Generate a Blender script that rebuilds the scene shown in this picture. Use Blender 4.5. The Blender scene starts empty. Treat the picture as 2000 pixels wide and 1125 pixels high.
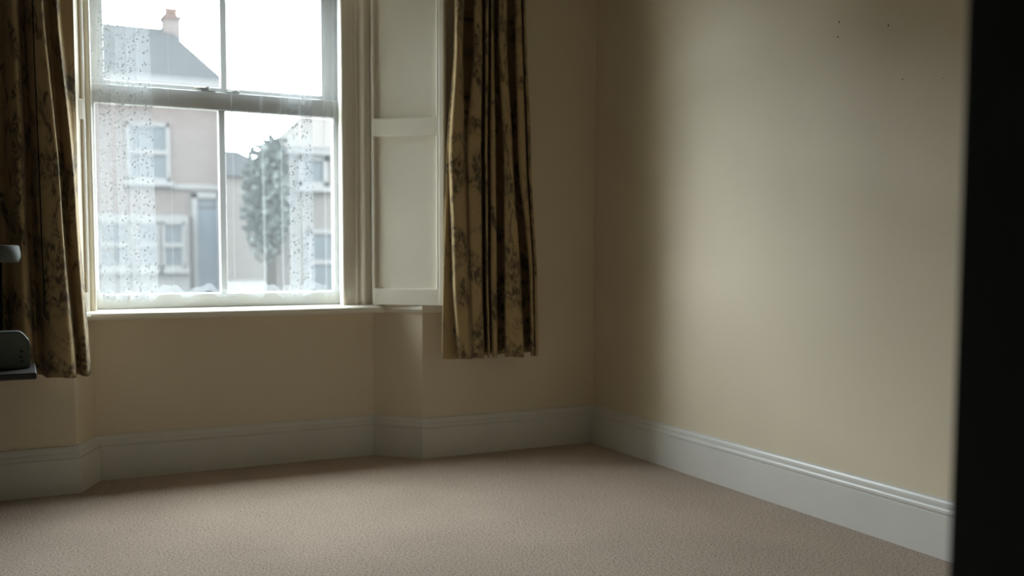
import bpy, bmesh, math, random
from mathutils import Vector, Matrix, noise
random.seed(7)
S = bpy.context.scene
C = S.collection

# ------------------------------------------------------------------ camera
def look():
    yaw, pitch, roll = math.radians(26.8685), math.radians(3.9139), math.radians(0.1957)
    fwd = Vector((math.sin(yaw)*math.cos(pitch), math.cos(yaw)*math.cos(pitch), -math.sin(pitch)))
    right = Vector((math.cos(yaw), -math.sin(yaw), 0))
    up = right.cross(fwd)
    r = right*math.cos(roll) + up*math.sin(roll)
    u = -right*math.sin(roll) + up*math.cos(roll)
    m = Matrix((r, u, -fwd)).transposed().to_4x4()
    m.translation = (-2.8259, -4.5822, 1.05)
    return m
cd = bpy.data.cameras.new('camera')
cd.sensor_width = 36.0
cd.lens = 1911.2*36/2000
cd.shift_y = (621.0-562.5)/2000
cd.clip_start = 0.05
cd.clip_end = 300
cd.dof.use_dof = True
cd.dof.focus_distance = 3.5
cd.dof.aperture_fstop = 1.6
cam = bpy.data.objects.new('camera', cd)
C.objects.link(cam)
cam.matrix_world = look()
S.camera = cam

# ------------------------------------------------------------------ overcast sky, exposure
W = bpy.data.worlds.new('overcast_sky')
S.world = W
W.use_nodes = True
bg = W.node_tree.nodes['Background']
bg.inputs[0].default_value = (0.86, 0.945, 1.0, 1)
bg.inputs[1].default_value = 33.0
S.view_settings.view_transform = 'Standard'
S.view_settings.look = 'None'
S.view_settings.gamma = 1
S.view_settings.use_curve_mapping = False
S.view_settings.exposure = 0.0
S.cycles.use_denoising = True
S.cycles.max_bounces = 12
S.cycles.diffuse_bounces = 8
S.cycles.transparent_max_bounces = 24
# sampling guide for the daylight in the window opening (emits nothing itself)
pl = bpy.data.lights.new('window_portal', 'AREA')
pl.shape = 'RECTANGLE'; pl.size = 1.4; pl.size_y = 1.75
pl.cycles.is_portal = True
po = bpy.data.objects.new('window_portal', pl); C.objects.link(po)
po.location = (-1.93, 0.47, 1.55); po.rotation_euler = (math.radians(-90), 0, 0)

# ------------------------------------------------------------------ materials
def new_mat(name):
    m = bpy.data.materials.new(name); m.use_nodes = True
    nt = m.node_tree; nt.nodes.clear()
    out = nt.nodes.new('ShaderNodeOutputMaterial')
    return m, nt, out
def N(nt, kind, **kw):
    n = nt.nodes.new(kind)
    for k, v in kw.items(): setattr(n, k, v)
    return n
def paint(name, col, rough=0.5, var=0.05, scale=3.0, bump=0.0, bscale=300, spec=0.4, col2=None, metallic=0.0, obj=True):
    m, nt, out = new_mat(name)
    b = N(nt, 'ShaderNodeBsdfPrincipled')
    b.inputs['Roughness'].default_value = rough
    b.inputs['Specular IOR Level'].default_value = spec
    b.inputs['Metallic'].default_value = metallic
    tc = N(nt, 'ShaderNodeTexCoord')
    n = N(nt, 'ShaderNodeTexNoise'); n.inputs['Scale'].default_value = scale; n.inputs['Detail'].default_value = 4
    nt.links.new(tc.outputs['Object'], n.inputs['Vector'])
    r = N(nt, 'ShaderNodeValToRGB')
    c2 = col2 or tuple(c*(1-2*var) for c in col)
    r.color_ramp.elements[0].color = (*c2, 1); r.color_ramp.elements[0].position = 0.3
    r.color_ramp.elements[1].color = (*col, 1); r.color_ramp.elements[1].position = 0.7
    nt.links.new(n.outputs['Fac'], r.inputs['Fac'])
    nt.links.new(r.outputs['Color'], b.inputs['Base Color'])
    if bump:
        n2 = N(nt, 'ShaderNodeTexNoise'); n2.inputs['Scale'].default_value = bscale; n2.inputs['Detail'].default_value = 2
        nt.links.new(tc.outputs['Object'], n2.inputs['Vector'])
        bp = N(nt, 'ShaderNodeBump'); bp.inputs['Strength'].default_value = bump; bp.inputs['Distance'].default_value = 0.002
        nt.links.new(n2.outputs['Fac'], bp.inputs['Height'])
        nt.links.new(bp.outputs['Normal'], b.inputs['Normal'])
    nt.links.new(b.outputs[0], out.inputs[0])
    return m
def carpet_mat():
    m, nt, out = new_mat('carpet_pile')
    b = N(nt, 'ShaderNodeBsdfPrincipled'); b.inputs['Roughness'].default_value = 1.0; b.inputs['Specular IOR Level'].default_value = 0.05
    b.inputs['Sheen Weight'].default_value = 0.15; b.inputs['Sheen Roughness'].default_value = 0.6
    tc = N(nt, 'ShaderNodeTexCoord')
    n1 = N(nt, 'ShaderNodeTexNoise'); n1.inputs['Scale'].default_value = 2.2; n1.inputs['Detail'].default_value = 5
    n2 = N(nt, 'ShaderNodeTexNoise'); n2.inputs['Scale'].default_value = 125; n2.inputs['Detail'].default_value = 2; n2.inputs['Roughness'].default_value = 0.6
    for n in (n1, n2): nt.links.new(tc.outputs['Object'], n.inputs['Vector'])
    r1 = N(nt, 'ShaderNodeValToRGB')
    r1.color_ramp.elements[0].color = (0.40, 0.315, 0.245, 1); r1.color_ramp.elements[0].position = 0.3
    r1.color_ramp.elements[1].color = (0.465, 0.37, 0.29, 1); r1.color_ramp.elements[1].position = 0.7
    nt.links.new(n1.outputs['Fac'], r1.inputs['Fac'])
    r2 = N(nt, 'ShaderNodeValToRGB')
    r2.color_ramp.elements[0].color = (0.45, 0.42, 0.39, 1); r2.color_ramp.elements[0].position = 0.28
    r2.color_ramp.elements[1].color = (1.15, 1.15, 1.15, 1); r2.color_ramp.elements[1].position = 0.56
    nt.links.new(n2.outputs['Fac'], r2.inputs['Fac'])
    mx = N(nt, 'ShaderNodeMix', data_type='RGBA', blend_type='MULTIPLY'); mx.inputs['Factor'].default_value = 1
    nt.links.new(r1.outputs['Color'], mx.inputs['A']); nt.links.new(r2.outputs['Color'], mx.inputs['B'])
    nt.links.new(mx.outputs['Result'], b.inputs['Base Color'])
    bp = N(nt, 'ShaderNodeBump'); bp.inputs['Strength'].default_value = 0.8; bp.inputs['Distance'].default_value = 0.005
    nt.links.new(n2.outputs['Fac'], bp.inputs['Height']); nt.links.new(bp.outputs['Normal'], b.inputs['Normal'])
    nt.links.new(b.outputs[0], out.inputs[0])
    return m
def curtain_mat():
    m, nt, out = new_mat('floral_curtain_fabric')
    b = N(nt, 'ShaderNodeBsdfPrincipled'); b.inputs['Roughness'].default_value = 0.85; b.inputs['Specular IOR Level'].default_value = 0.15
    b.inputs['Sheen Weight'].default_value = 0.1
    uv = N(nt, 'ShaderNodeUVMap'); uv.uv_map = 'UVMap'
    mp = N(nt, 'ShaderNodeMapping'); mp.inputs['Scale'].default_value = (1.35, 0.8, 1)
    nt.links.new(uv.outputs[0], mp.inputs['Vector'])
    # large motif stems and blossoms
    n1 = N(nt, 'ShaderNodeTexNoise'); n1.inputs['Scale'].default_value = 6.5; n1.inputs['Detail'].default_value = 4; n1.inputs['Distortion'].default_value = 0.9
    n2 = N(nt, 'ShaderNodeTexNoise'); n2.inputs['Scale'].default_value = 19; n2.inputs['Detail'].default_value = 3; n2.inputs['Distortion'].default_value = 2.0
    v = N(nt, 'ShaderNodeTexVoronoi'); v.inputs['Scale'].default_value = 16; v.feature = 'SMOOTH_F1'
    for n in (n1, n2, v): nt.links.new(mp.outputs[0], n.inputs['Vector'])
    r1 = N(nt, 'ShaderNodeValToRGB'); r1.color_ramp.elements[0].position = 0.47; r1.color_ramp.elements[1].position = 0.57
    nt.links.new(n1.outputs['Fac'], r1.inputs['Fac'])
    r2 = N(nt, 'ShaderNodeValToRGB'); r2.color_ramp.elements[0].position = 0.34; r2.color_ramp.elements[1].position = 0.60
    nt.links.new(n2.outputs['Fac'], r2.inputs['Fac'])
    mul = N(nt, 'ShaderNodeMath', operation='MULTIPLY')
    nt.links.new(r1.outputs['Color'], mul.inputs[0]); nt.links.new(r2.outputs['Color'], mul.inputs[1])
    mulb = N(nt, 'ShaderNodeMath', operation='MULTIPLY'); mulb.inputs[1].default_value = 0.95
    nt.links.new(mul.outputs[0], mulb.inputs[0])
    mx = N(nt, 'ShaderNodeMix', data_type='RGBA')
    mx.inputs['A'].default_value = (0.41, 0.30, 0.155, 1); mx.inputs['B'].default_value = (0.085, 0.066, 0.045, 1)
    nt.links.new(mulb.outputs[0], mx.inputs['Factor'])
    # russet blush of the flowers
    r3 = N(nt, 'ShaderNodeValToRGB'); r3.color_ramp.elements[0].position = 0.03; r3.color_ramp.elements[1].position = 0.22
    r3.color_ramp.elements[0].color = (0.4, 0.4, 0.4, 1); r3.color_ramp.elements[1].color = (0, 0, 0, 1)
    nt.links.new(v.outputs['Distance'], r3.inputs['Fac'])
    mx2 = N(nt, 'ShaderNodeMix', data_type='RGBA'); mx2.inputs['B'].default_value = (0.25, 0.13, 0.06, 1)
    nt.links.new(r3.outputs['Color'], mx2.inputs['Factor']); nt.links.new(mx.outputs['Result'], mx2.inputs['A'])
    nt.links.new(mx2.outputs['Result'], b.inputs['Base Color'])
    # woven relief
    wv = N(nt, 'ShaderNodeTexNoise'); wv.inputs['Scale'].default_value = 500
    nt.links.new(uv.outputs[0], wv.inputs['Vector'])
    bp = N(nt, 'ShaderNodeBump'); bp.inputs['Strength'].default_value = 0.2; bp.inputs['Distance'].default_value = 0.001
    nt.links.new(wv.outputs['Fac'], bp.inputs['Height']); nt.links.new(bp.outputs['Normal'], b.inputs['Normal'])
    nt.links.new(b.outputs[0], out.inputs[0])
    return m
def net_mat(ranges, alpha=0.12):
    """sheer white net; denser woven dots inside the given ranges of fabric width, and a lace hem"""
    m, nt, out = new_mat('sheer_net')
    L = nt.links.new
    uv = N(nt, 'ShaderNodeUVMap'); uv.uv_map = 'UVMap'
    sep = N(nt, 'ShaderNodeSeparateXYZ'); L(uv.outputs[0], sep.inputs[0])
    vo = N(nt, 'ShaderNodeTexVoronoi'); vo.inputs['Scale'].default_value = 46; vo.inputs['Randomness'].default_value = 0.55
    L(uv.outputs[0], vo.inputs['Vector'])
    dot = N(nt, 'ShaderNodeMath', operation='LESS_THAN'); dot.inputs[1].default_value = 0.205
    L(vo.outputs['Distance'], dot.inputs[0])
    acc = None
    for a, b_ in ranges:
        g = N(nt, 'ShaderNodeMath', operation='GREATER_THAN'); g.inputs[1].default_value = a; L(sep.outputs[0], g.inputs[0])
        l = N(nt, 'ShaderNodeMath', operation='LESS_THAN'); l.inputs[1].default_value = b_; L(sep.outputs[0], l.inputs[0])
        mm = N(nt, 'ShaderNodeMath', operation='MULTIPLY'); L(g.outputs[0], mm.inputs[0]); L(l.outputs[0], mm.inputs[1])
        if acc is None: acc = mm
        else:
            ad = N(nt, 'ShaderNodeMath', operation='ADD'); L(acc.outputs[0], ad.inputs[0]); L(mm.outputs[0], ad.inputs[1]); acc = ad
    md = N(nt, 'ShaderNodeMath', operation='MULTIPLY'); L(dot.outputs[0], md.inputs[0]); L(acc.outputs[0], md.inputs[1])
    # hem: v below 0.07 m of the fabric is doubled
    hm = N(nt, 'ShaderNodeMath', operation='LESS_THAN'); hm.inputs[1].default_value = 0.035; L(sep.outputs[1], hm.inputs[0])
    a2 = N(nt, 'ShaderNodeMath', operation='MULTIPLY_ADD'); a2.inputs[1].default_value = 0.26; L(hm.outputs[0], a2.inputs[0])
    a3 = N(nt, 'ShaderNodeMath', operation='MULTIPLY_ADD'); a3.inputs[1].default_value = 0.06; a3.inputs[2].default_value = alpha; L(acc.outputs[0], a3.inputs[0]); L(a3.outputs[0], a2.inputs[2])
    col = (0.185, 0.192, 0.198, 1)
    df = N(nt, 'ShaderNodeBsdfDiffuse'); df.inputs[0].default_value = (0.75, 0.76, 0.76, 1)
    tl = N(nt, 'ShaderNodeBsdfTranslucent'); tl.inputs[0].default_value = col
    th = N(nt, 'ShaderNodeMixShader'); th.inputs[0].default_value = 0.62; L(df.outputs[0], th.inputs[1]); L(tl.outputs[0], th.inputs[2])
    tr = N(nt, 'ShaderNodeBsdfTransparent')
    m1 = N(nt, 'ShaderNodeMixShader'); L(a2.outputs[0], m1.inputs[0]); L(tr.outputs[0], m1.inputs[1]); L(th.outputs[0], m1.inputs[2])
    # the embroidered dots are thick thread and let hardly any light through
    dd = N(nt, 'ShaderNodeBsdfDiffuse'); dd.inputs[0].default_value = (0.62, 0.63, 0.63, 1)
    mf = N(nt, 'ShaderNodeMath', operation='MULTIPLY'); mf.inputs[1].default_value = 0.8; L(md.outputs[0], mf.inputs[0])
    mx = N(nt, 'ShaderNodeMixShader'); L(mf.outputs[0], mx.inputs[0]); L(m1.outputs[0], mx.inputs[1]); L(dd.outputs[0], mx.inputs[2])
    L(mx.outputs[0], out.inputs[0])
    return m
def glass_mat():
    m, nt, out = new_mat('window_glass')
    tr = N(nt, 'ShaderNodeBsdfTransparent'); tr.inputs[0].default_value = (0.96, 0.975, 0.97, 1)
    gl = N(nt, 'ShaderNodeBsdfGlossy'); gl.inputs['Roughness'].default_value = 0.02
    mx = N(nt, 'ShaderNodeMixShader')
    mx.inputs[0].default_value = 0.04
    nt.links.new(tr.outputs[0], mx.inputs[1]); nt.links.new(gl.outputs[0], mx.inputs[2])
    nt.links.new(mx.outputs[0], out.inputs[0])
    return m
def brick_mat():
    m, nt, out = new_mat('far_brickwork')
    b = N(nt, 'ShaderNodeBsdfPrincipled'); b.inputs['Roughness'].default_value = 0.9; b.inputs['Specular IOR Level'].default_value = 0.0
    tc = N(nt, 'ShaderNodeTexCoord')
    mp = N(nt, 'ShaderNodeMapping'); mp.inputs['Rotation'].default_value = (math.radians(90), 0, 0)
    nt.links.new(tc.outputs['Object'], mp.inputs['Vector'])
    br = N(nt, 'ShaderNodeTexBrick'); br.inputs['Scale'].default_value = 1.0
    br.inputs['Brick Width'].default_value = 0.225; br.inputs['Row Height'].default_value = 0.075; br.inputs['Mortar Size'].default_value = 0.008
    br.inputs['Color1'].default_value = (0.032, 0.026, 0.024, 1); br.inputs['Color2'].default_value = (0.037, 0.031, 0.0285, 1); br.inputs['Mortar'].default_value = (0.052, 0.047, 0.045, 1)
    nt.links.new(mp.outputs[0], br.inputs['Vector']); nt.links.new(br.outputs['Color'], b.inputs['Base Color'])
    nt.links.new(b.outputs[0], out.inputs[0])
    return m

M = {
 'wall': paint('cream_wall_paint', (0.74, 0.645, 0.485), 0.55, 0.02, 1.6, 0.12, 260, 0.35),
 'trim': paint('off_white_gloss_paint', (0.84, 0.79, 0.68), 0.32, 0.02, 4, 0.05, 60, 0.5),
 'skirt': paint('white_skirting_paint', (0.72, 0.70, 0.655), 0.35, 0.03, 5, 0.05, 60, 0.5),
 'sash': paint('white_sash_paint', (0.60, 0.61, 0.60), 0.35, 0.02, 6, 0.05, 60, 0.5),
 'ceiling': paint('bounce_damping_ceiling_paint', (0.42, 0.40, 0.36), 0.8, 0.02, 2),  # unseen ceiling, toned down to cut light bounced onto the upper walls
 'wall_dim': paint('bounce_damping_umber_wall_paint', (0.13, 0.115, 0.095), 0.7, 0.04, 2),  # unseen left and hall walls, darkened to weaken bounce light on the left
 'carpet': carpet_mat(),
 'curtain': curtain_mat(),
 'lining': paint('cream_curtain_lining', (0.62, 0.55, 0.44), 0.9, 0.04, 10, 0.2, 500, 0.1),
 'glass': glass_mat(),
 'dark_wood': paint('dark_stained_door_wood', (0.030, 0.030, 0.026), 0.55, 0.15, 9, 0.1, 60, 0.25),
 'table': paint('dark_table_wood', (0.035, 0.028, 0.026), 0.4, 0.2, 14, 0.1, 80, 0.4),
 'plastic': paint('shade_darkened_white_plastic', (0.10, 0.115, 0.10), 0.45, 0.03, 8),  # off-white casing with the shade of the left corner put into its colour
 'button': paint('dark_button_rubber', (0.03, 0.032, 0.03), 0.6, 0.05, 30),
 'black': paint('black_flex', (0.008, 0.008, 0.008), 0.95, 0.1, 30, spec=0.0),
 'shade': paint('darkened_pale_lamp_shade', (0.11, 0.12, 0.11), 0.7, 0.03, 20),  # pale lampshade, base colour lowered to imitate the unlit corner
 'brass': paint('aged_brass', (0.16, 0.145, 0.10), 0.45, 0.15, 40, metallic=0.7),
 'hole': paint('wall_plug_hole', (0.05, 0.042, 0.03), 0.9, 0.2, 200),
 'brick': brick_mat(),
 'slate': paint('grey_roof_slate', (0.0160, 0.0165, 0.0168), 0.9, 0.1, 6, spec=0.0),
 'white_ext': paint('white_exterior_paint', (0.055, 0.054, 0.053), 0.7, 0.03, 4, spec=0.0),
 'render_ext': paint('pale_rendered_wall', (0.043, 0.040, 0.037), 0.9, 0.06, 2, spec=0.0),
 'pane_ext': paint('far_window_pane', (0.030, 0.033, 0.035), 0.7, 0.1, 2, spec=0.02),
 'door_ext': paint('blue_grey_street_door', (0.030, 0.035, 0.040), 0.7, 0.06, 3, spec=0.0),
 'terracotta': paint('terracotta_pot', (0.04, 0.027, 0.023), 0.85, 0.08, 20, spec=0.0),
 'asphalt': paint('wet_grey_road', (0.028, 0.028, 0.029), 0.9, 0.1, 3, spec=0.0),
 'pavement': paint('pale_pavement', (0.042, 0.041, 0.040), 0.9, 0.08, 2, spec=0.0),
 'leaf': paint('dull_green_leaf', (0.050, 0.056, 0.054), 0.9, 0.2, 5, spec=0.0),
 'bark': paint('grey_bark', (0.02, 0.018, 0.016), 0.9, 0.2, 20, spec=0.0),
}

# ------------------------------------------------------------------ mesh helpers
def mesh_obj(name, verts, faces, mat, parent=None, smooth=False, kind=None, uvs=None):
    me = bpy.data.meshes.new(name); me.from_pydata([tuple(v) for v in verts], [], faces); me.update()
    if uvs:
        ul = me.uv_layers.new(name='UVMap')
        for lp in me.loops: ul.data[lp.index].uv = uvs[lp.vertex_index]
    me.materials.append(mat)
    if smooth:
        for p in me.polygons: p.use_smooth = True
    o = bpy.data.objects.new(name, me); C.objects.link(o)
    if parent: o.parent = parent
    if kind: o['kind'] = kind
    return o
def bm_obj(name, bm, mat, parent=None, smooth=False, kind=None):
    me = bpy.data.meshes.new(name); bmesh.ops.recalc_face_normals(bm, faces=bm.faces); bm.to_mesh(me); bm.free()
    me.materials.append(mat)
    if smooth:
        for p in me.polygons: p.use_smooth = True
    o = bpy.data.objects.new(name, me); C.objects.link(o)
    if parent: o.parent = parent
    if kind: o['kind'] = kind
    return o
def tag(o, label, cat, group=None):
    o['label'] = label; o['category'] = cat
    if group: o['group'] = group
    return o
def empty(name, loc, label=None, cat=None, group=None, kind=None):
    o = bpy.data.objects.new(name, None); C.objects.link(o); o.location = loc; o.empty_display_size = 0.1
    if label: tag(o, label, cat, group)
    if kind: o['kind'] = kind
    bpy.context.view_layer.update()
    return o
def settle(o, parent):
    """parent an object built in world coordinates"""
    o.parent = parent
    o.matrix_parent_inverse = parent.matrix_world.inverted()
    return o
def add_box(bm, a, b, bevel=0.0, seg=2):
    t = bmesh.new()
    r = bmesh.ops.create_cube(t, size=1)
    for v in t.verts:
        v.co = Vector(((a[0]+b[0])/2+v.co.x*(b[0]-a[0]), (a[1]+b[1])/2+v.co.y*(b[1]-a[1]), (a[2]+b[2])/2+v.co.z*(b[2]-a[2])))
    if bevel: bmesh.ops.bevel(t, geom=t.edges[:], offset=bevel, segments=seg, affect='EDGES', profile=0.5)
    merge(bm, t)
def merge(bm, t):
    me = bpy.data.meshes.new('tmp'); t.to_mesh(me); t.free(); bm.from_mesh(me); bpy.data.meshes.remove(me)
def box(name, a, b, mat, parent=None, bevel=0.0, seg=2, kind=None):
    bm = bmesh.new(); add_box(bm, a, b, bevel, seg)
    o = bm_obj(name, bm, mat, None, False, kind)
    if parent: settle(o, parent)
    return o
def add_prism(bm, poly, z0, z1):
    n = len(poly)
    lo = [bm.verts.new((x, y, z0)) for x, y in poly]; hi = [bm.verts.new((x, y, z1)) for x, y in poly]
    bm.faces.new(lo[::-1]); bm.faces.new(hi)
    for i in range(n): bm.faces.new((lo[i], lo[(i+1) % n], hi[(i+1) % n], hi[i]))
def sweep(name, path, profile, mat, parent=None, kind=None, closed_ends=True, smooth=False):
    """profile (offset to the right-hand side of travel, z) swept along a plan path with mitred corners"""
    P = [Vector(p) for p in path]; secs = []
    for i, p in enumerate(P):
        d0 = (P[i]-P[i-1]).normalized() if i else (P[1]-P[0]).normalized()
        d1 = (P[i+1]-P[i]).normalized() if i < len(P)-1 else d0
        n0 = Vector((d0.y, -d0.x)); n1 = Vector((d1.y, -d1.x))
        m = (n0+n1).normalized(); k = 1/max(0.2, m.dot(n0))
        secs.append([(p.x+m.x*k*o, p.y+m.y*k*o, z) for o, z in profile])
    v = [q for s in secs for q in s]; n = len(profile); f = []
    for i in range(len(secs)-1):
        for j in range(n):
            a = i*n+j; b = i*n+(j+1) % n
            f.append((a, b, b+n, a+n))
    if closed_ends: f.append(tuple(range(n))[::-1]); f.append(tuple(range((len(secs)-1)*n, len(secs)*n)))
    bm = bmesh.new(); vs = [bm.verts.new(q) for q in v]
    for q in f:
        try: bm.faces.new([vs[i] for i in q])
        except ValueError: pass
    o = bm_obj(name, bm, mat, None, smooth, kind)
    if parent: settle(o, parent)
    return o
def add_tube(bm, pts, r, n=8, caps=True):
    P = [Vector(p) for p in pts]; rings = []
    rr = r if isinstance(r, (list, tuple)) else [r]*len(P)
    for i, p in enumerate(P):
        d = (P[min(i+1, len(P)-1)]-P[max(i-1, 0)]).normalized()
        a = d.cross(Vector((0, 0, 1)) if abs(d.z) < 0.9 else Vector((1, 0, 0))).normalized(); b = d.cross(a)
        rings.append([bm.verts.new(p+(a*math.cos(2*math.pi*k/n)+b*math.sin(2*math.pi*k/n))*rr[i]) for k in range(n)])
    for i in range(len(P)-1):
        for k in range(n): bm.faces.new((rings[i][k], rings[i][(k+1) % n], rings[i+1][(k+1) % n], rings[i+1][k]))
    if caps: bm.faces.new(rings[0][::-1]); bm.faces.new(rings[-1])
def tube(name, pts, r, mat, parent=None, n=8):
    bm = bmesh.new(); add_tube(bm, pts, r, n)
    o = bm_obj(name, bm, mat, None, True)
    if parent: settle(o, parent)
    return o
def lathe(name, prof, centre, mat, parent=None, n=32):
    bm = bmesh.new(); cx, cy, cz = centre; rings = []
    for r, z in prof:
        rings.append([bm.verts.new((cx+r*math.cos(2*math.pi*k/n), cy+r*math.sin(2*math.pi*k/n), cz+z)) for k in range(n)])
    for i in range(len(prof)-1):
        for k in range(n): bm.faces.new((rings[i][k], rings[i][(k+1) % n], rings[i+1][(k+1) % n], rings[i+1][k]))
    bm.faces.new(rings[0][::-1]); bm.faces.new(rings[-1])
    o = bm_obj(name, bm, mat, None, True)
    if parent: settle(o, parent)
    return o
def catmull(pts, n):
    """n samples along a polyline of control points (lists of floats)"""
    P = [pts[0]]+list(pts)+[pts[-1]]; out = []; m = len(pts)-1
    for s in range(n):
        t = s/(n-1)*m; i = min(int(t), m-1); u = t-i
        p0, p1, p2, p3 = P[i], P[i+1], P[i+2], P[i+3]
        out.append([0.5*(2*b+(c-a)*u+(2*a-5*b+4*c-d)*u*u+(-a+3*b-3*c+d)*u**3) for a, b, c, d in zip(p0, p1, p2, p3)])
    return out

# ------------------------------------------------------------------ room shell
HC = 2.75                     # ceiling height
XL, YB = -3.62, -3.83         # left wall, back wall (room side)
AR, AL = -1.010, -2.614       # arrises of the window recess
BR, BL, BD = -1.200, -2.522, 0.206   # inner corners and depth of the recess
bm = bmesh.new()
add_prism(bm, [(AR, 0), (0.0, 0), (0.0, 0.5), (BR, 0.5), (BR, BD)], 0, HC)
add_prism(bm, [(XL, 0), (AL, 0), (BL, BD), (BL, 0.5), (XL, 0.5)][::-1], 0, HC)
add_prism(bm, [(BL, BD), (BR, BD), (BR, 0.5), (BL, 0.5)], 0, 0.735)
add_prism(bm, [(AL, 0), (AR, 0), (BR, BD), (BR, 0.5), (BL, 0.5), (BL, BD)], 2.42, HC)
wf = bm_obj('wall_front', bm, M['wall'], kind='structure')
wr = box('wall_right', (0.0, -6.2, 0), (0.15, 0.5, HC), M['wall'], kind='structure')
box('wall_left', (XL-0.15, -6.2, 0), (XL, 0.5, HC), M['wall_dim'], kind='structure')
floor = box('floor', (XL-0.15, -6.2, -0.05), (0.15, 0.5, 0), M['carpet'], kind='structure')
box('ceiling', (XL-0.15, -6.2, HC), (0.15, 0.5, HC+0.1), M['ceiling'], kind='structure')
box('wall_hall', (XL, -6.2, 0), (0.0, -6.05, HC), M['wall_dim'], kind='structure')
# back wall with the doorway the picture is taken through
DR, DL = -1.835, -3.40
bm = bmesh.new()
add_box(bm, (DR, YB-0.11, 0), (0, YB, HC)); add_box(bm, (XL, YB-0.11, 0), (DL, YB, HC)); add_box(bm, (DL, YB-0.11, 2.05), (DR, YB, HC))
bm_obj('wall_back', bm, M['wall'], kind='structure')
df = empty('door_1', (DR, YB, 0), kind='structure')
box('jamb', (DR-0.035, YB-0.13, 0), (DR, YB+0.012, 2.05), M['dark_wood'], df, 0.002)
box('architrave', (DR-0.028, YB-0.15, 0), (DR+0.07, YB-0.11, 2.10), M['dark_wood'], df, 0.006)
box('jamb', (DL, YB-0.13, 0), (DL+0.035, YB+0.012, 2.05), M['dark_wood'], df, 0.002)
box('architrave', (DL-0.07, YB-0.15, 0), (DL+0.028, YB-0.11, 2.10), M['dark_wood'], df, 0.006)
box('head', (DL, YB-0.13, 2.015), (DR, YB+0.012, 2.05), M['dark_wood'], df, 0.002)
# small drill holes and scuffs left in the right wall
for y, z, r in ((-1.7555, 1.925, 0.0042), (-1.752, 1.870, 0.0036), (-1.994, 1.864, 0.0036), (-2.065, 1.662, 0.0028), (-2.235, 1.640, 0.0022)):
    bm = bmesh.new(); bmesh.ops.create_circle(bm, cap_ends=True, radius=r, segments=9)
    for v in bm.verts:
        k = 0.75+0.5*random.random(); v.co = Vector((-0.0006, v.co.x*k*0.8, v.co.y*k*1.15))
    h = bm_obj('plug_hole', bm, M['hole']); h.location = (0, y, z); h.parent = wr
# skirting: plain board, quirk, bead and chamfered top
HB = 0.206
sk = [(0.0, 0.0), (0.022, 0.0), (0.022, 0.150), (0.0215, 0.1525), (0.0165, 0.1535), (0.0165, 0.1560), (0.0205, 0.1575), (0.0225, 0.163), (0.0215, 0.170), (0.0185, 0.1755), (0.0150, 0.1775),
      (0.0150, 0.1800), (0.0155, 0.186), (0.0140, 0.194), (0.0105, 0.2015), (0.0070, 0.2045), (0.0, HB)]
sweep('baseboard_front', [(XL, 0), (AL, 0), (BL, BD), (BR, BD), (AR, 0), (0, 0)], sk, M['skirt'], kind='structure')
sweep('baseboard_right', [(0, -0.0), (0, YB)], sk, M['skirt'], kind='structure')
sweep('baseboard_left', [(XL, YB), (XL, 0.0)], sk, M['skirt'], kind='structure')

# ------------------------------------------------------------------ sash window
WL, WRr = -2.535, -1.338      # clear opening between the pulley stiles
win = empty('window_1', (-1.93, 0.25, 0.77), kind='structure')
bm = bmesh.new()              # box frame: linings, head, outer stone sill
add_box(bm, (WRr, 0.206, 0.76), (BR+0.0, 0.44, 2.42), 0.002)
add_box(bm, (BL, 0.206, 0.76), (WL, 0.44, 2.42), 0.002) if BL < WL else None
add_box(bm, (WL-0.001, 0.206, 2.375), (WRr+0.001, 0.44, 2.42), 0.002)
add_box(bm, (WL-0.001, 0.30, 0.735), (WRr+0.001, 0.52, 0.775), 0.004)
settle(bm_obj('box_frame', bm, M['sash']), win)
def arch_prof(x0, s):
    # plan profile of the moulded architrave, from the window edge outwards (s = direction)
    pts = [(0.0, 0.215), (0.0, 0.186), (0.004, 0.180), (0.012, 0.178), (0.018, 0.181), (0.022, 0.188), (0.034, 0.190), (0.066, 0.190), (0.072, 0.186),
           (0.078, 0.178), (0.084, 0.182), (0.088, 0.187), (0.094, 0.184), (0.101, 0.166), (0.110, 0.158), (0.120, 0.162), (0.124, 0.172), (0.127, 0.176), (0.150, 0.176), (0.150, 0.215)]
    return [(x0+s*a, b) for a, b in pts]
bm = bmesh.new(); add_prism(bm, arch_prof(-1.367, 1), 0.765, 2.42); settle(bm_obj('architrave', bm, M['trim']), win)
bm = bmesh.new(); add_prism(bm, arch_prof(-2.505, -1), 0.765, 2.42); settle(bm_obj('architrave', bm, M['trim']), win)
# staff bead that holds the lower sash
box('staff_bead', (-1.360, 0.238, 0.775), (-1.336, 0.258, 2.375), M['sash'], win, 0.005, 3)
box('staff_bead', (-2.537, 0.238, 0.775), (-2.513, 0.258, 2.375), M['sash'], win, 0.005, 3)
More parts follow.
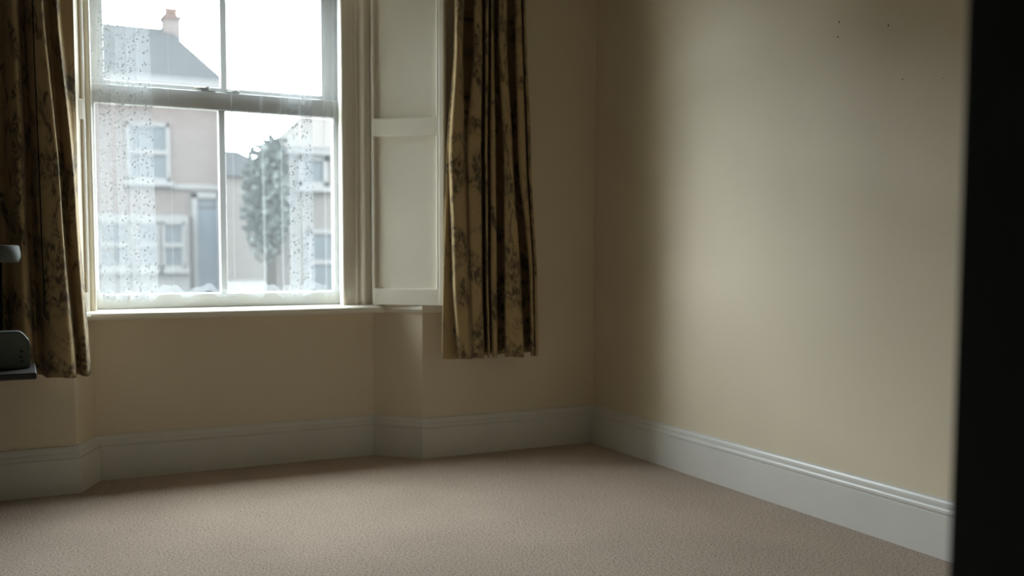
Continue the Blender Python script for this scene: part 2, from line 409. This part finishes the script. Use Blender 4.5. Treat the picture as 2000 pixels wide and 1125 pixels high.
# internal sill board with a rounded nose
prof = [(0.0, 0.7380), (0.010, 0.7360), (0.022, 0.7400), (0.030, 0.7480), (0.032, 0.7565), (0.029, 0.7650), (0.020, 0.7715), (0.008, 0.7735), (-0.20, 0.7765), (-0.20, 0.7380)]
so = sweep('window_sill', [(-2.575, 0.135), (-1.176, 0.135)], prof, M['trim'], win)
def sash(name, y0, y1, x0, x1, z0, z1, stile, bot, top, bar, xbar):
    root = empty(name, ((x0+x1)/2, y0, z0)); settle(root, win); bpy.context.view_layer.update()
    bv = 0.004
    box('stile', (x0, y0, z0), (x0+stile, y1, z1), M['sash'], root, bv)
    box('stile', (x1-stile, y0, z0), (x1, y1, z1), M['sash'], root, bv)
    box('bottom_rail', (x0+stile-0.004, y0, z0), (x1-stile+0.004, y1, z0+bot), M['sash'], root, bv)
    box('top_rail', (x0+stile-0.004, y0, z1-top), (x1-stile+0.004, y1, z1), M['sash'], root, bv)
    box('glazing_bar', (xbar-bar/2, y0+0.004, z0+bot-0.002), (xbar+bar/2, y1-0.004, z1-top+0.002), M['sash'], root, bv)
    ym = (y0+y1)/2+0.006
    box('pane', (x0+stile-0.003, ym-0.0015, z0+bot-0.003), (xbar-bar/2+0.006, ym+0.0015, z1-top+0.003), M['glass'], root)
    box('pane', (xbar+bar/2-0.006, ym-0.0015, z0+bot-0.003), (x1-stile+0.003, ym+0.0015, z1-top+0.003), M['glass'], root)
    return root
lo = sash('lower_sash', 0.262, 0.304, -2.535, -1.338, 0.776, 1.800, 0.046, 0.068, 0.086, 0.032, -1.928)
up = sash('upper_sash', 0.310, 0.352, -2.530, -1.340, 1.742, 2.38, 0.088, 0.086, 0.055, 0.032, -1.906)
# horns under the upper sash stiles, sash fastener and lifts
for x in (-2.512, -1.365):
    bm = bmesh.new(); add_prism(bm, [(0, 0), (0.036, 0), (0.036, -0.03), (0.030, -0.062), (0.018, -0.085), (0.006, -0.092), (0, -0.070)], 0, 0.03)
    for v in bm.verts: v.co = Vector((x-0.018+v.co.x, 0.252+v.co.z*0.6, 1.745+v.co.y+0.03))
    settle(bm_obj('sash_horn', bm, M['sash']), up)
fst = empty('sash_fastener', (-1.97, 0.27, 1.80)); settle(fst, lo)
bm = bmesh.new(); add_box(bm, (-2.020, 0.262, 1.800), (-1.955, 0.300, 1.806), 0.002); add_tube(bm, [(-1.99, 0.28, 1.805), (-1.99, 0.28, 1.822)], 0.011, 12); add_tube(bm, [(-1.992, 0.28, 1.816), (-2.035, 0.270, 1.812), (-2.05, 0.262, 1.812)], [0.007, 0.006, 0.008], 8)
o = bm_obj('latch_arm', bm, M['brass']); o.parent = lo; o.matrix_parent_inverse = lo.matrix_world.inverted(); bpy.data.objects.remove(fst)
bm = bmesh.new(); add_box(bm, (-1.905, 0.266, 1.800), (-1.850, 0.296, 1.808), 0.003); add_tube(bm, [(-1.90, 0.282, 1.806), (-1.855, 0.282, 1.814), (-1.84, 0.282, 1.806)], 0.006, 8)
o = bm_obj('latch_keeper', bm, M['brass']); o.parent = lo; o.matrix_parent_inverse = lo.matrix_world.inverted()

# ------------------------------------------------------------------ folded shutters on the splays
def shutter(P0, P1, label):
    P0 = Vector((*P0, 0)); P1 = Vector((*P1, 0)); d = (P1-P0); Lw = d.length; d.normalize()
    n = Vector((d.y, -d.x, 0))               # towards the room
    if n.y > 0: n = -n
    root = empty('window_shutter', (*((P0+P1)/2).xy, 0.775), label, 'shutter')
    def pc(name, u0, u1, z0, z1, t0, t1, bev, mat=M['trim']):
        bm = bmesh.new(); add_box(bm, (u0, t0, z0), (u1, t1, z1), bev)
        for v in bm.verts: v.co = P0+d*v.co.x+n*v.co.y+Vector((0, 0, v.co.z))
        o = bm_obj(name, bm, mat); settle(o, root)
    zt = 2.42
    pc('stile', 0.0, 0.016, 0.776, zt, -0.030, 0.0, 0.003)
    pc('stile', Lw-0.030, Lw, 0.776, zt, -0.034, 0.004, 0.005)
    pc('bottom_rail', 0.012, Lw-0.026, 0.776, 0.860, -0.030, 0.003, 0.004)
    pc('middle_rail', 0.012, Lw-0.026, 1.618, 1.706, -0.030, 0.002, 0.004)
    pc('top_rail', 0.012, Lw-0.026, 2.34, zt, -0.030, 0.002, 0.004)
    pc('panel', 0.010, Lw-0.022, 0.850, 1.630, -0.026, -0.016, 0.0)
    pc('panel', 0.010, Lw-0.022, 1.700, 2.35, -0.026, -0.016, 0.0)
    for z0, z1 in ((0.858, 1.620), (1.704, 2.342)):
        pc('bead', Lw-0.042, Lw-0.031, z0, z1, -0.018, 0.001, 0.004)
    return root
shutter((-1.226, 0.14), (-0.931, -0.10), 'pale panelled wooden shutter folded against the splay right of the window')
shutter((-2.535, 0.14), (-2.70, -0.012), 'pale panelled wooden shutter folded behind the left curtain')
# cap moulding that carries the shutter, following the pier
mp = [(0.0, 0.738), (0.010, 0.738), (0.016, 0.742), (0.024, 0.752), (0.030, 0.756), (0.030, 0.772), (0.026, 0.775), (0.0, 0.775)]
sweep('trim_1', [(-1.165, 0.168), (AR, 0), (-0.86, 0)], mp, M['trim'], kind='structure')
sweep('trim_2', [(-2.80, 0), (AL, 0), (-2.55, 0.143)], mp, M['trim'], kind='structure')

# ------------------------------------------------------------------ net curtain
def cloth(name, profiles, zs, nt_, nz, mat, parent, wob=0.0, hem=None, smooth=True, seed=0, off=0.0):
    """profiles: one list of (x, y) control points per height in zs (top to bottom)"""
    sec = [catmull(p, nt_) for p in profiles]
    base = sec[-1]; arc = [0.0]
    for i in range(1, nt_): arc.append(arc[-1]+math.dist(base[i], base[i-1]))
    if off:                                   # second layer, a little behind the first
        moved = []
        for q in sec:
            r_ = []
            for i in range(nt_):
                a, b = q[max(0, i-1)], q[min(nt_-1, i+1)]
                dx, dy = b[0]-a[0], b[1]-a[1]; l_ = math.hypot(dx, dy) or 1
                r_.append([q[i][0]-dy/l_*off, q[i][1]+dx/l_*off])
            moved.append(r_)
        sec = moved
    V = []; UV = []
    for r in range(nz):
        g = r/(nz-1)
        z = zs[0]+(zs[-1]-zs[0])*g
        k = 0
        while k < len(zs)-2 and z < zs[k+1]: k += 1
        f = (z-zs[k])/(zs[k+1]-zs[k]); f = max(0, min(1, f)); f = f*f*(3-2*f)*0.5+f*0.5
        for i in range(nt_):
            x = sec[k][i][0]*(1-f)+sec[k+1][i][0]*f; y = sec[k][i][1]*(1-f)+sec[k+1][i][1]*f
            w = noise.noise(Vector((arc[i]*5+seed, z*1.7, seed*3.1)))
            w2 = noise.noise(Vector((arc[i]*5+seed+40, z*1.3, seed*2.3)))
            zz = z
            if hem: zz = zs[0]+(hem(arc[i], x)-zs[0])*g
            V.append((x+wob*w*1.3, y+wob*w2, zz)); UV.append((arc[i], zz-(hem(arc[i], x) if hem else zs[-1])))
    F = [(r*nt_+i, r*nt_+i+1, (r+1)*nt_+i+1, (r+1)*nt_+i) for r in range(nz-1) for i in range(nt_-1)]
    o = mesh_obj(name, V, F, mat, None, smooth, None, UV)
    if parent: settle(o, parent)
    return o, arc, sec
def netp(k, dx=0.0):
    # k 0 = top, 1 = bottom; the gathered left edge hangs in overlapping pleats
    b = [(-2.560, .196), (-2.535, .205), (-2.515, .198), (-2.498, .210), (-2.484, .230)]
    for x0, x1 in ((-2.466, -2.426), (-2.400, -2.371), (-2.354, -2.326), (-2.316, -2.268)):   # four flat pleats, single cloth between them
        b += [(x0, .226), (x1-.002, .206), (x1+.002, .211), (x0+.003, .219), (x0-.002, .226), (x0+.012, .232), (x1, .236)]
    c = [(-2.19, .232), (-2.175, .222), (-2.165, .232), (-2.05, .238), (-1.90, .234), (-1.892, .224), (-1.882, .234), (-1.80, .238), (-1.756, .234), (-1.744, .214), (-1.756, .222), (-1.735, .236), (-1.68, .236), (-1.656, .214), (-1.664, .224), (-1.645, .236),
         (-1.62, .232), (-1.582, .214), (-1.576, .220), (-1.618, .228), (-1.612, .236), (-1.570, .236), (-1.556, .230), (-1.512, .212), (-1.506, .220), (-1.552, .228), (-1.545, .236), (-1.49, .236), (-1.455, .228), (-1.440, .212), (-1.450, .222), (-1.43, .236),
         (-1.402, .226), (-1.392, .212), (-1.402, .222), (-1.375, .232), (-1.350, .220), (-1.338, .206), (-1.352, .200), (-1.372, .206)]
    out = []
    for x, y in b: out.append((x+((x+2.47)*0.18*k if x > -2.47 else 0)-0.012*k, y))
    s = 1
    for x, y in c: out.append((x+0.006*k+(0.012*k if x > -1.38 else 0), y))
    return out
net = empty('net_curtain', (-1.93, 0.22, 0.8), 'sheer white net curtain hanging across the sash window', 'net curtain')
def hem_net(u, x):
    if x < -2.27: return 0.822+0.010*math.sin(u*31)+0.008*math.sin(u*77)
    return 0.838+0.016*math.sin(u*36+1.0)+0.008*math.sin(u*83)-0.02*max(0, (x+1.42)/0.1)
a0 = 0.0
_sec = catmull(netp(1), 560); _arc = [0.0]
for i in range(1, 560): _arc.append(_arc[-1]+math.dist(_sec[i], _sec[i-1]))
def arc_at(x0, x1):
    u = [a for a, s in zip(_arc, _sec) if x0 <= s[0] <= x1]
    return (min(u), max(u))
ranges = [(0.0, arc_at(-2.30, -2.255)[1]-0.03), arc_at(-1.622, -1.574), arc_at(-1.556, -1.502)]
M['net'] = net_mat(ranges)
cloth('net_panel', [netp(0), netp(0.5), netp(1)], [2.36, 1.6, 0.82], 560, 40, M['net'], net, 0.004, hem_net, seed=3)
tube('net_wire', [(-2.57, 0.22, 2.357), (-1.33, 0.22, 2.357)], 0.003, M['sash'], net)

# ------------------------------------------------------------------ floral curtains
def px(u): return -0.949+(u-865)*0.002886
def rprof(l0, crests, v1):
    """plan of the pleats: rear leaf at l0, then crests (left, right), deep creases between them; v1 = depth of the first valley"""
    out = [(l0+14, .123), (l0+5, .123), (l0, .126), (l0-0.5, .132), (l0+3, .136), (crests[0][0]-1, .128)]
    for i, (a, b) in enumerate(crests):
        w = b-a
        out += [(a, .150), (a+w*0.2, .178), (a+w*0.8, .180), (b, .155)]
        if i < len(crests)-1:
            d = (v1, .028, .040, .022, .026, .085)[i]; c = crests[i+1][0]; o = 4 if d < .06 else 0
            out += [(b-o+(0 if o else (c-b)*0.3), d), (c+o-(0 if o else (c-b)*0.3), d)]
    out.append((crests[-1][1]+1, .120))
    return [(px(u)-(d-0.12)*0.46, -d) for u, d in out]   # deeper creases open towards the room's middle
R_PLEATS = [(890, ((892, 904), (924, 937), (946, 951), (956, 959), (971, 985), (1001, 1012), (1016, 1020)), .030),
            (890, ((892, 904), (924, 937), (946, 951), (956, 959), (971, 985), (1001, 1012), (1016, 1020)), .030),
            (887, ((889, 902), (923, 938), (945, 950), (956, 960), (971, 985), (1003, 1016), (1020, 1025)), .040),
            (875, ((878, 905), (909, 937), (944, 948), (955, 964), (980, 996), (1008, 1023), (1028, 1033)), .150),
            (867, ((884, 913), (915, 939), (947, 950), (956, 967), (983, 1014), (1032, 1038), (1041, 1046)), .168),
            (865, ((893, 918), (920, 943), (951, 954), (959, 968), (984, 1020), (1036, 1042), (1044, 1050)), .170)]
def lined(name, loc, label, profs, zs, nt_, hem, seed, off=0.007):
    root = empty(name, loc, label, 'curtain', 'pair of floral curtains')
    o, arc, sec = cloth('fabric', profs, zs, nt_, 70, M['curtain'], root, 0.003, hem, seed=seed)
    sm = o.modifiers.new('thickness', 'SOLIDIFY'); sm.thickness = 0.0022; sm.offset = 0
    l, _, _ = cloth('lining', profs, zs, nt_, 70, M['lining'], root, 0.003, (lambda u, x: hem(u, x)+0.018), seed=seed, off=0.005)
    return root
lined('floral_curtain', (-0.68, -0.11, 0.51), 'faded tan floral curtain hanging in front of the pier right of the window', [rprof(*p) for p in R_PLEATS], [2.60, 2.35, 2.05, 1.55, 0.90, 0.51], 420, lambda u, x: 0.514+0.003*math.sin(u*40)-0.004*(x+0.7), 11)
def lx(u): return -2.874+u*0.001855
def lprof(pts): return [(lx(u), -max(0.035, 0.10+(d-0.10)*1.3)) for u, d in pts]
L_top = [(-330, .05), (-310, .12), (-290, .13), (-270, .06), (-250, .06), (-230, .13), (-205, .13), (-185, .06), (-165, .06), (-145, .13), (-120, .13), (-100, .06), (-80, .06), (-60, .125), (-35, .13), (-15, .12), (0, .06), (14, .055), (24, .11), (36, .135), (44, .12), (50, .06), (58, .055), (64, .10), (72, .13), (84, .14), (92, .142), (96, .120), (99, .07), (106, .06), (114, .075), (120, .110), (123, .112), (130, .075), (146, .065), (157, .060)]
L_mid = [(-330, .05), (-310, .12), (-290, .13), (-270, .06), (-250, .06), (-230, .13), (-205, .13), (-185, .06), (-165, .06), (-145, .13), (-120, .13), (-100, .06), (-80, .06), (-60, .125), (-35, .13), (-15, .12), (-4, .06), (10, .055), (22, .11), (38, .140), (47, .12), (53, .055), (63, .055), (72, .11), (80, .14), (100, .150), (116, .150), (119, .130), (121, .085), (126, .075), (136, .095), (146, .110), (150, .105), (153, .085), (156, .07), (157, .06)]
L_bot = [(-330, .05), (-310, .12), (-290, .13), (-270, .06), (-250, .06), (-230, .13), (-205, .13), (-185, .06), (-165, .06), (-145, .13), (-120, .13), (-100, .06), (-80, .06), (-60, .125), (-35, .13), (-15, .12), (-4, .06), (10, .055), (22, .11), (40, .145), (52, .12), (58, .055), (70, .055), (82, .11), (92, .14), (112, .155), (130, .155), (140, .130), (143, .085), (148, .080), (154, .105), (162, .115), (167, .105), (170, .085), (173, .07), (172, .055)]
lined('floral_curtain', (-2.95, -0.10, 0.52), 'dark floral curtain hanging in the shadow left of the window', [lprof(p) for p in (L_top, L_top, L_mid, L_bot)], [2.60, 2.05, 1.25, 0.515], 330, lambda u, x: 0.520+0.003*math.sin(u*40)-0.01*(x+2.6), 23)
# curtain rail above both curtains
rail = empty('curtain_rail', (-1.9, -0.09, 2.62), 'plain white curtain rail above the window recess', 'curtain rail')
box('track', (-3.52, -0.10, 2.612), (-0.30, -0.08, 2.642), M['trim'], rail, 0.003)
for x in (-3.45, -2.7, -1.9, -1.1, -0.4):
    box('bracket', (x-0.012, -0.085, 2.60), (x+0.012, 0.0, 2.66), M['trim'], rail, 0.003)
cord = tag(tube('pull_cord', [(-2.742, -0.225, 2.615), (-2.738, -0.225, 1.8), (-2.732, -0.225, 1.35), (-2.731, -0.225, 1.1), (-2.727, -0.225, 0.79), (-2.722, -0.225, 0.772), (-2.712, -0.225, 0.768)], 0.0022, M['black']), 'thin dark cord hanging in front of the left curtain', 'cord')

# ------------------------------------------------------------------ side table with lamp and small device in the dark left corner
tb = empty('side_table', (-3.02, -0.44, 0), 'small dark wooden side table in the shadowed left corner', 'table')
box('table_top', (-3.27, -0.62, 0.575), (-2.768, -0.26, 0.600), M['table'], tb, 0.006, 3)
box('apron', (-3.22, -0.585, 0.52), (-2.905, -0.565, 0.576), M['table'], tb, 0.002)
box('apron', (-3.22, -0.315, 0.52), (-2.905, -0.295, 0.576), M['table'], tb, 0.002)
box('apron', (-2.925, -0.585, 0.52), (-2.905, -0.295, 0.576), M['table'], tb, 0.002)
for x in (-3.20, -2.935):
    for y in (-0.565, -0.315):
        bm = bmesh.new(); add_box(bm, (x-0.018, y-0.018, 0), (x+0.018, y+0.018, 0.576), 0.003)
        for v in bm.verts:
            if v.co.z < 0.3: v.co.x = x+(v.co.x-x)*0.68; v.co.y = y+(v.co.y-y)*0.68
        settle(bm_obj('leg', bm, M['table']), tb)
dv = empty('small_appliance', (-2.88, -0.44, 0.600), 'small off-white plastic box, coloured darker for the corner shade, with dark buttons on the side table', 'appliance')
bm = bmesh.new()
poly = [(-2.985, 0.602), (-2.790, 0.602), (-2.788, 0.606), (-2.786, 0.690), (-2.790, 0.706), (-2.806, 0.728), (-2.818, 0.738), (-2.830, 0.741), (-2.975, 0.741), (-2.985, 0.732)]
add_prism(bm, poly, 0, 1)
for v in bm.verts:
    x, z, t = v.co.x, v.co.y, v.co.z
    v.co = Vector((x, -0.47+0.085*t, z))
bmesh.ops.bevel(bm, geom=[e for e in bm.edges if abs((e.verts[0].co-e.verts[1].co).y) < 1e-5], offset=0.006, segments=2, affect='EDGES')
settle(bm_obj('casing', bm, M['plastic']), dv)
for x, z in ((-2.814, 0.665), (-2.817, 0.645), (-2.815, 0.630)):
    box('button', (x-0.006, -0.4735, z-0.004), (x+0.006, -0.468, z+0.004), M['button'], dv, 0.0015)
box('foot', (-2.975, -0.46, 0.600), (-2.955, -0.40, 0.603), M['button'], dv)
box('foot', (-2.815, -0.46, 0.600), (-2.795, -0.40, 0.603), M['button'], dv)
lp = empty('desk_lamp', (-2.885, -0.313, 0.600), 'slim desk lamp with a pale shade, coloured darker for the dim corner, behind the small appliance', 'lamp')
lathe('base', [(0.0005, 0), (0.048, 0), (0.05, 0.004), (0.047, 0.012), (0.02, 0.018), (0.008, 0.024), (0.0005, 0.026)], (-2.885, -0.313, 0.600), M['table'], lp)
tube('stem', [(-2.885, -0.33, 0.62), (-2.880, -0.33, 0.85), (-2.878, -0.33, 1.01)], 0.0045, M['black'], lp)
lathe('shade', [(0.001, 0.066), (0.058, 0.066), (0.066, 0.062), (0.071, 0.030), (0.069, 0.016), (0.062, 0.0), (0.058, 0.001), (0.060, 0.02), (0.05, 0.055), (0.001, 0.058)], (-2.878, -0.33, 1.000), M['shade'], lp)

# ------------------------------------------------------------------ the street outside
G = -0.45
box('road', (-40, 6.0, G-0.1), (60, 15.0, G-0.06), M['asphalt'], kind='structure')
box('pavement', (-40, 0.55, G-0.1), (60, 6.0, G), M['pavement'], kind='structure')
box('pavement_far', (-40, 15.0, G-0.1), (60, 70.0, G), M['pavement'], kind='structure')
def win_ext(root, x0, x1, z0, z1, y, fr=0.08, sill=True, mid=True):
    w = empty('window', ((x0+x1)/2, y, z0)); settle(w, root); bpy.context.view_layer.update()
    bm = bmesh.new()
    add_box(bm, (x0, y-0.05, z0), (x0+fr, y+0.05, z1)); add_box(bm, (x1-fr, y-0.05, z0), (x1, y+0.05, z1))
    add_box(bm, (x0, y-0.05, z1-fr), (x1, y+0.05, z1)); add_box(bm, (x0, y-0.05, z0), (x1, y+0.05, z0+fr))
    if mid: add_box(bm, (x0, y-0.06, (z0+z1)/2-0.05), (x1, y+0.05, (z0+z1)/2+0.05))
    settle(bm_obj('window_frame', bm, M['white_ext']), w)
    zm = (z0+z1)/2
    for a, b in (((z0+fr, zm-0.05), (zm+0.05, z1-fr)) if mid else ((z0+fr, z1-fr),)):
        box('pane', (x0+fr, y-0.01, a), (x1-fr, y+0.01, b), M['pane_ext'], w)
    if sill: box('sill', (x0-0.08, y-0.14, z0-0.12), (x1+0.08, y+0.04, z0), M['white_ext'], w, 0.01)
    return w
def hip_roof(name, x0, x1, y0, y1, ze, zr, hip_l, hip_r, mat, root):
    ym = (y0+y1)/2
    v = [(x0, y0, ze), (x1, y0, ze), (x1, y1, ze), (x0, y1, ze), (x0+hip_l, ym, zr), (x1-hip_r, ym, zr)]
    f = [(0, 1, 5, 4), (1, 2, 5), (2, 3, 4, 5), (3, 0, 4), (0, 3, 2, 1)]
    return settle(mesh_obj(name, v, f, mat), root)
h = empty('terraced_house', (-2, 20, G), 'brick terrace, its unseen left run added to block low sky, with a hipped slate roof and chimney across the street', 'house')
box('wall', (-22.4, 20.0, G), (1.66, 27.0, 4.98), M['brick'], h)  # out-of-view left length added to block low sky and grade the right wall
box('fascia', (-22.5, 19.78, 4.92), (1.76, 19.86, 5.10), M['white_ext'], h)
hip_roof('roof', -22.6, 1.86, 19.76, 27.2, 5.06, 6.98, 2.2, 0.86, M['slate'], h)
ch = box('chimney', (0.84, 23.1, 6.3), (1.28, 23.75, 7.22), M['brick'], h)
bm = bmesh.new(); add_box(bm, (0.80, 23.05, 7.18), (1.32, 23.8, 7.26)); o = bm_obj('chimney_cap', bm, M['terracotta']); settle(o, h)
for x in (0.98, 1.16):
    bm = bmesh.new(); add_tube(bm, [(x, 23.4, 7.22), (x, 23.4, 7.40), (x, 23.4, 7.52)], [0.11, 0.09, 0.11], 12); settle(bm_obj('chimney_pot', bm, M['terracotta'], None, True), h)
win_ext(h, -0.46, 0.50, 2.66, 4.02, 19.98)
for k in range(5): win_ext(h, -3.2-3.6*k, -2.2-3.6*k, 2.66, 4.02, 19.98)
box('string_course', (0.52, 19.93, 2.50), (1.66, 20.02, 2.62), M['white_ext'], h)
dr = box('street_door', (1.10, 19.93, G+0.1), (1.56, 19.99, 2.05), M['door_ext'], h)
box('fanlight', (1.10, 19.93, 2.08), (1.56, 19.99, 2.29), M['pane_ext'], h)
bm = bmesh.new(); add_box(bm, (0.98, 19.88, G), (1.10, 20.02, 2.42)); add_box(bm, (1.56, 19.88, G), (1.66, 20.02, 2.42)); add_box(bm, (0.98, 19.88, 2.29), (1.66, 20.02, 2.44)); settle(bm_obj('door_surround', bm, M['white_ext']), h)
bm = bmesh.new(); add_prism(bm, [(-1.5, 20.0), (0.95, 20.0), (0.80, 19.45), (-1.3, 19.45)][::-1], G, 1.86); settle(bm_obj('bay', bm, M['white_ext']), h)
for a, b in ((-1.15, -0.45), (-0.35, 0.15), (0.22, 0.72)):
    win_ext(h, a, b, 0.62, 1.70, 19.42, 0.06, True, True)
h2 = empty('rendered_house', (5.4, 15.5, G), 'pale rendered house with white sash windows beyond the right panes', 'house')
box('wall', (2.32, 16.0, G), (9.2, 18.0, 3.18), M['render_ext'], h2)
box('fascia', (2.24, 15.82, 3.06), (9.3, 15.9, 3.22), M['white_ext'], h2)
hip_roof('roof', 2.16, 9.4, 15.8, 18.2, 3.2, 4.0, 0.7, 0.7, M['render_ext'], h2)
win_ext(h2, 2.52, 3.16, 2.40, 3.04, 15.97, 0.1, True, False)
win_ext(h2, 3.6, 4.4, 1.9, 3.0, 15.97, 0.1)
win_ext(h2, 2.7, 3.5, 0.1, 1.5, 15.97, 0.1)
h3 = empty('distant_house', (7, 47, G), 'distant low house with a blue grey roof between the two nearer houses', 'house')
box('wall', (4.6, 45.2, G), (9.6, 50.0, 4.75), M['render_ext'], h3)
hip_roof('roof', 4.4, 9.8, 45.0, 50.2, 4.7, 6.2, 1.6, 2.2, M['slate'], h3)
def tree(x, y, h_, r, label, n=3200):
    t = empty('street_tree', (x, y, G), label, 'tree')
    tube('trunk', [(x, y, G), (x+0.05, y, G+h_*0.4), (x-0.05, y+0.1, G+h_*0.75)], [0.12, 0.09, 0.04], M['bark'], t)
    V = []; F = []
    for i in range(n):
        a = random.random()*2*math.pi; u = random.uniform(-1, 1); q = random.random()**0.5
        k = 1+0.35*noise.noise(Vector((math.cos(a)*1.5, math.sin(a)*1.5, u*2)))
        p = Vector((x+r*k*q*math.sqrt(1-u*u)*math.cos(a), y+r*k*q*math.sqrt(1-u*u)*math.sin(a), G+h_*0.66+h_*0.34*k*q*u))
        d1 = Vector((random.uniform(-1, 1), random.uniform(-1, 1), random.uniform(-1, 1))).normalized(); d2 = d1.cross(Vector((0.3, 0.5, 0.8))).normalized()
        s = random.uniform(0.05, 0.10); b = len(V)
        V += [p-d1*s, p+d2*s*0.6, p+d1*s, p-d2*s*0.6]; F.append((b, b+1, b+2, b+3))
    o = settle(mesh_obj('foliage', V, F, M['leaf']), t); o['kind'] = 'stuff'
tree(1.80, 15.5, 3.95, 0.50, 'small bushy tree between the houses across the street')
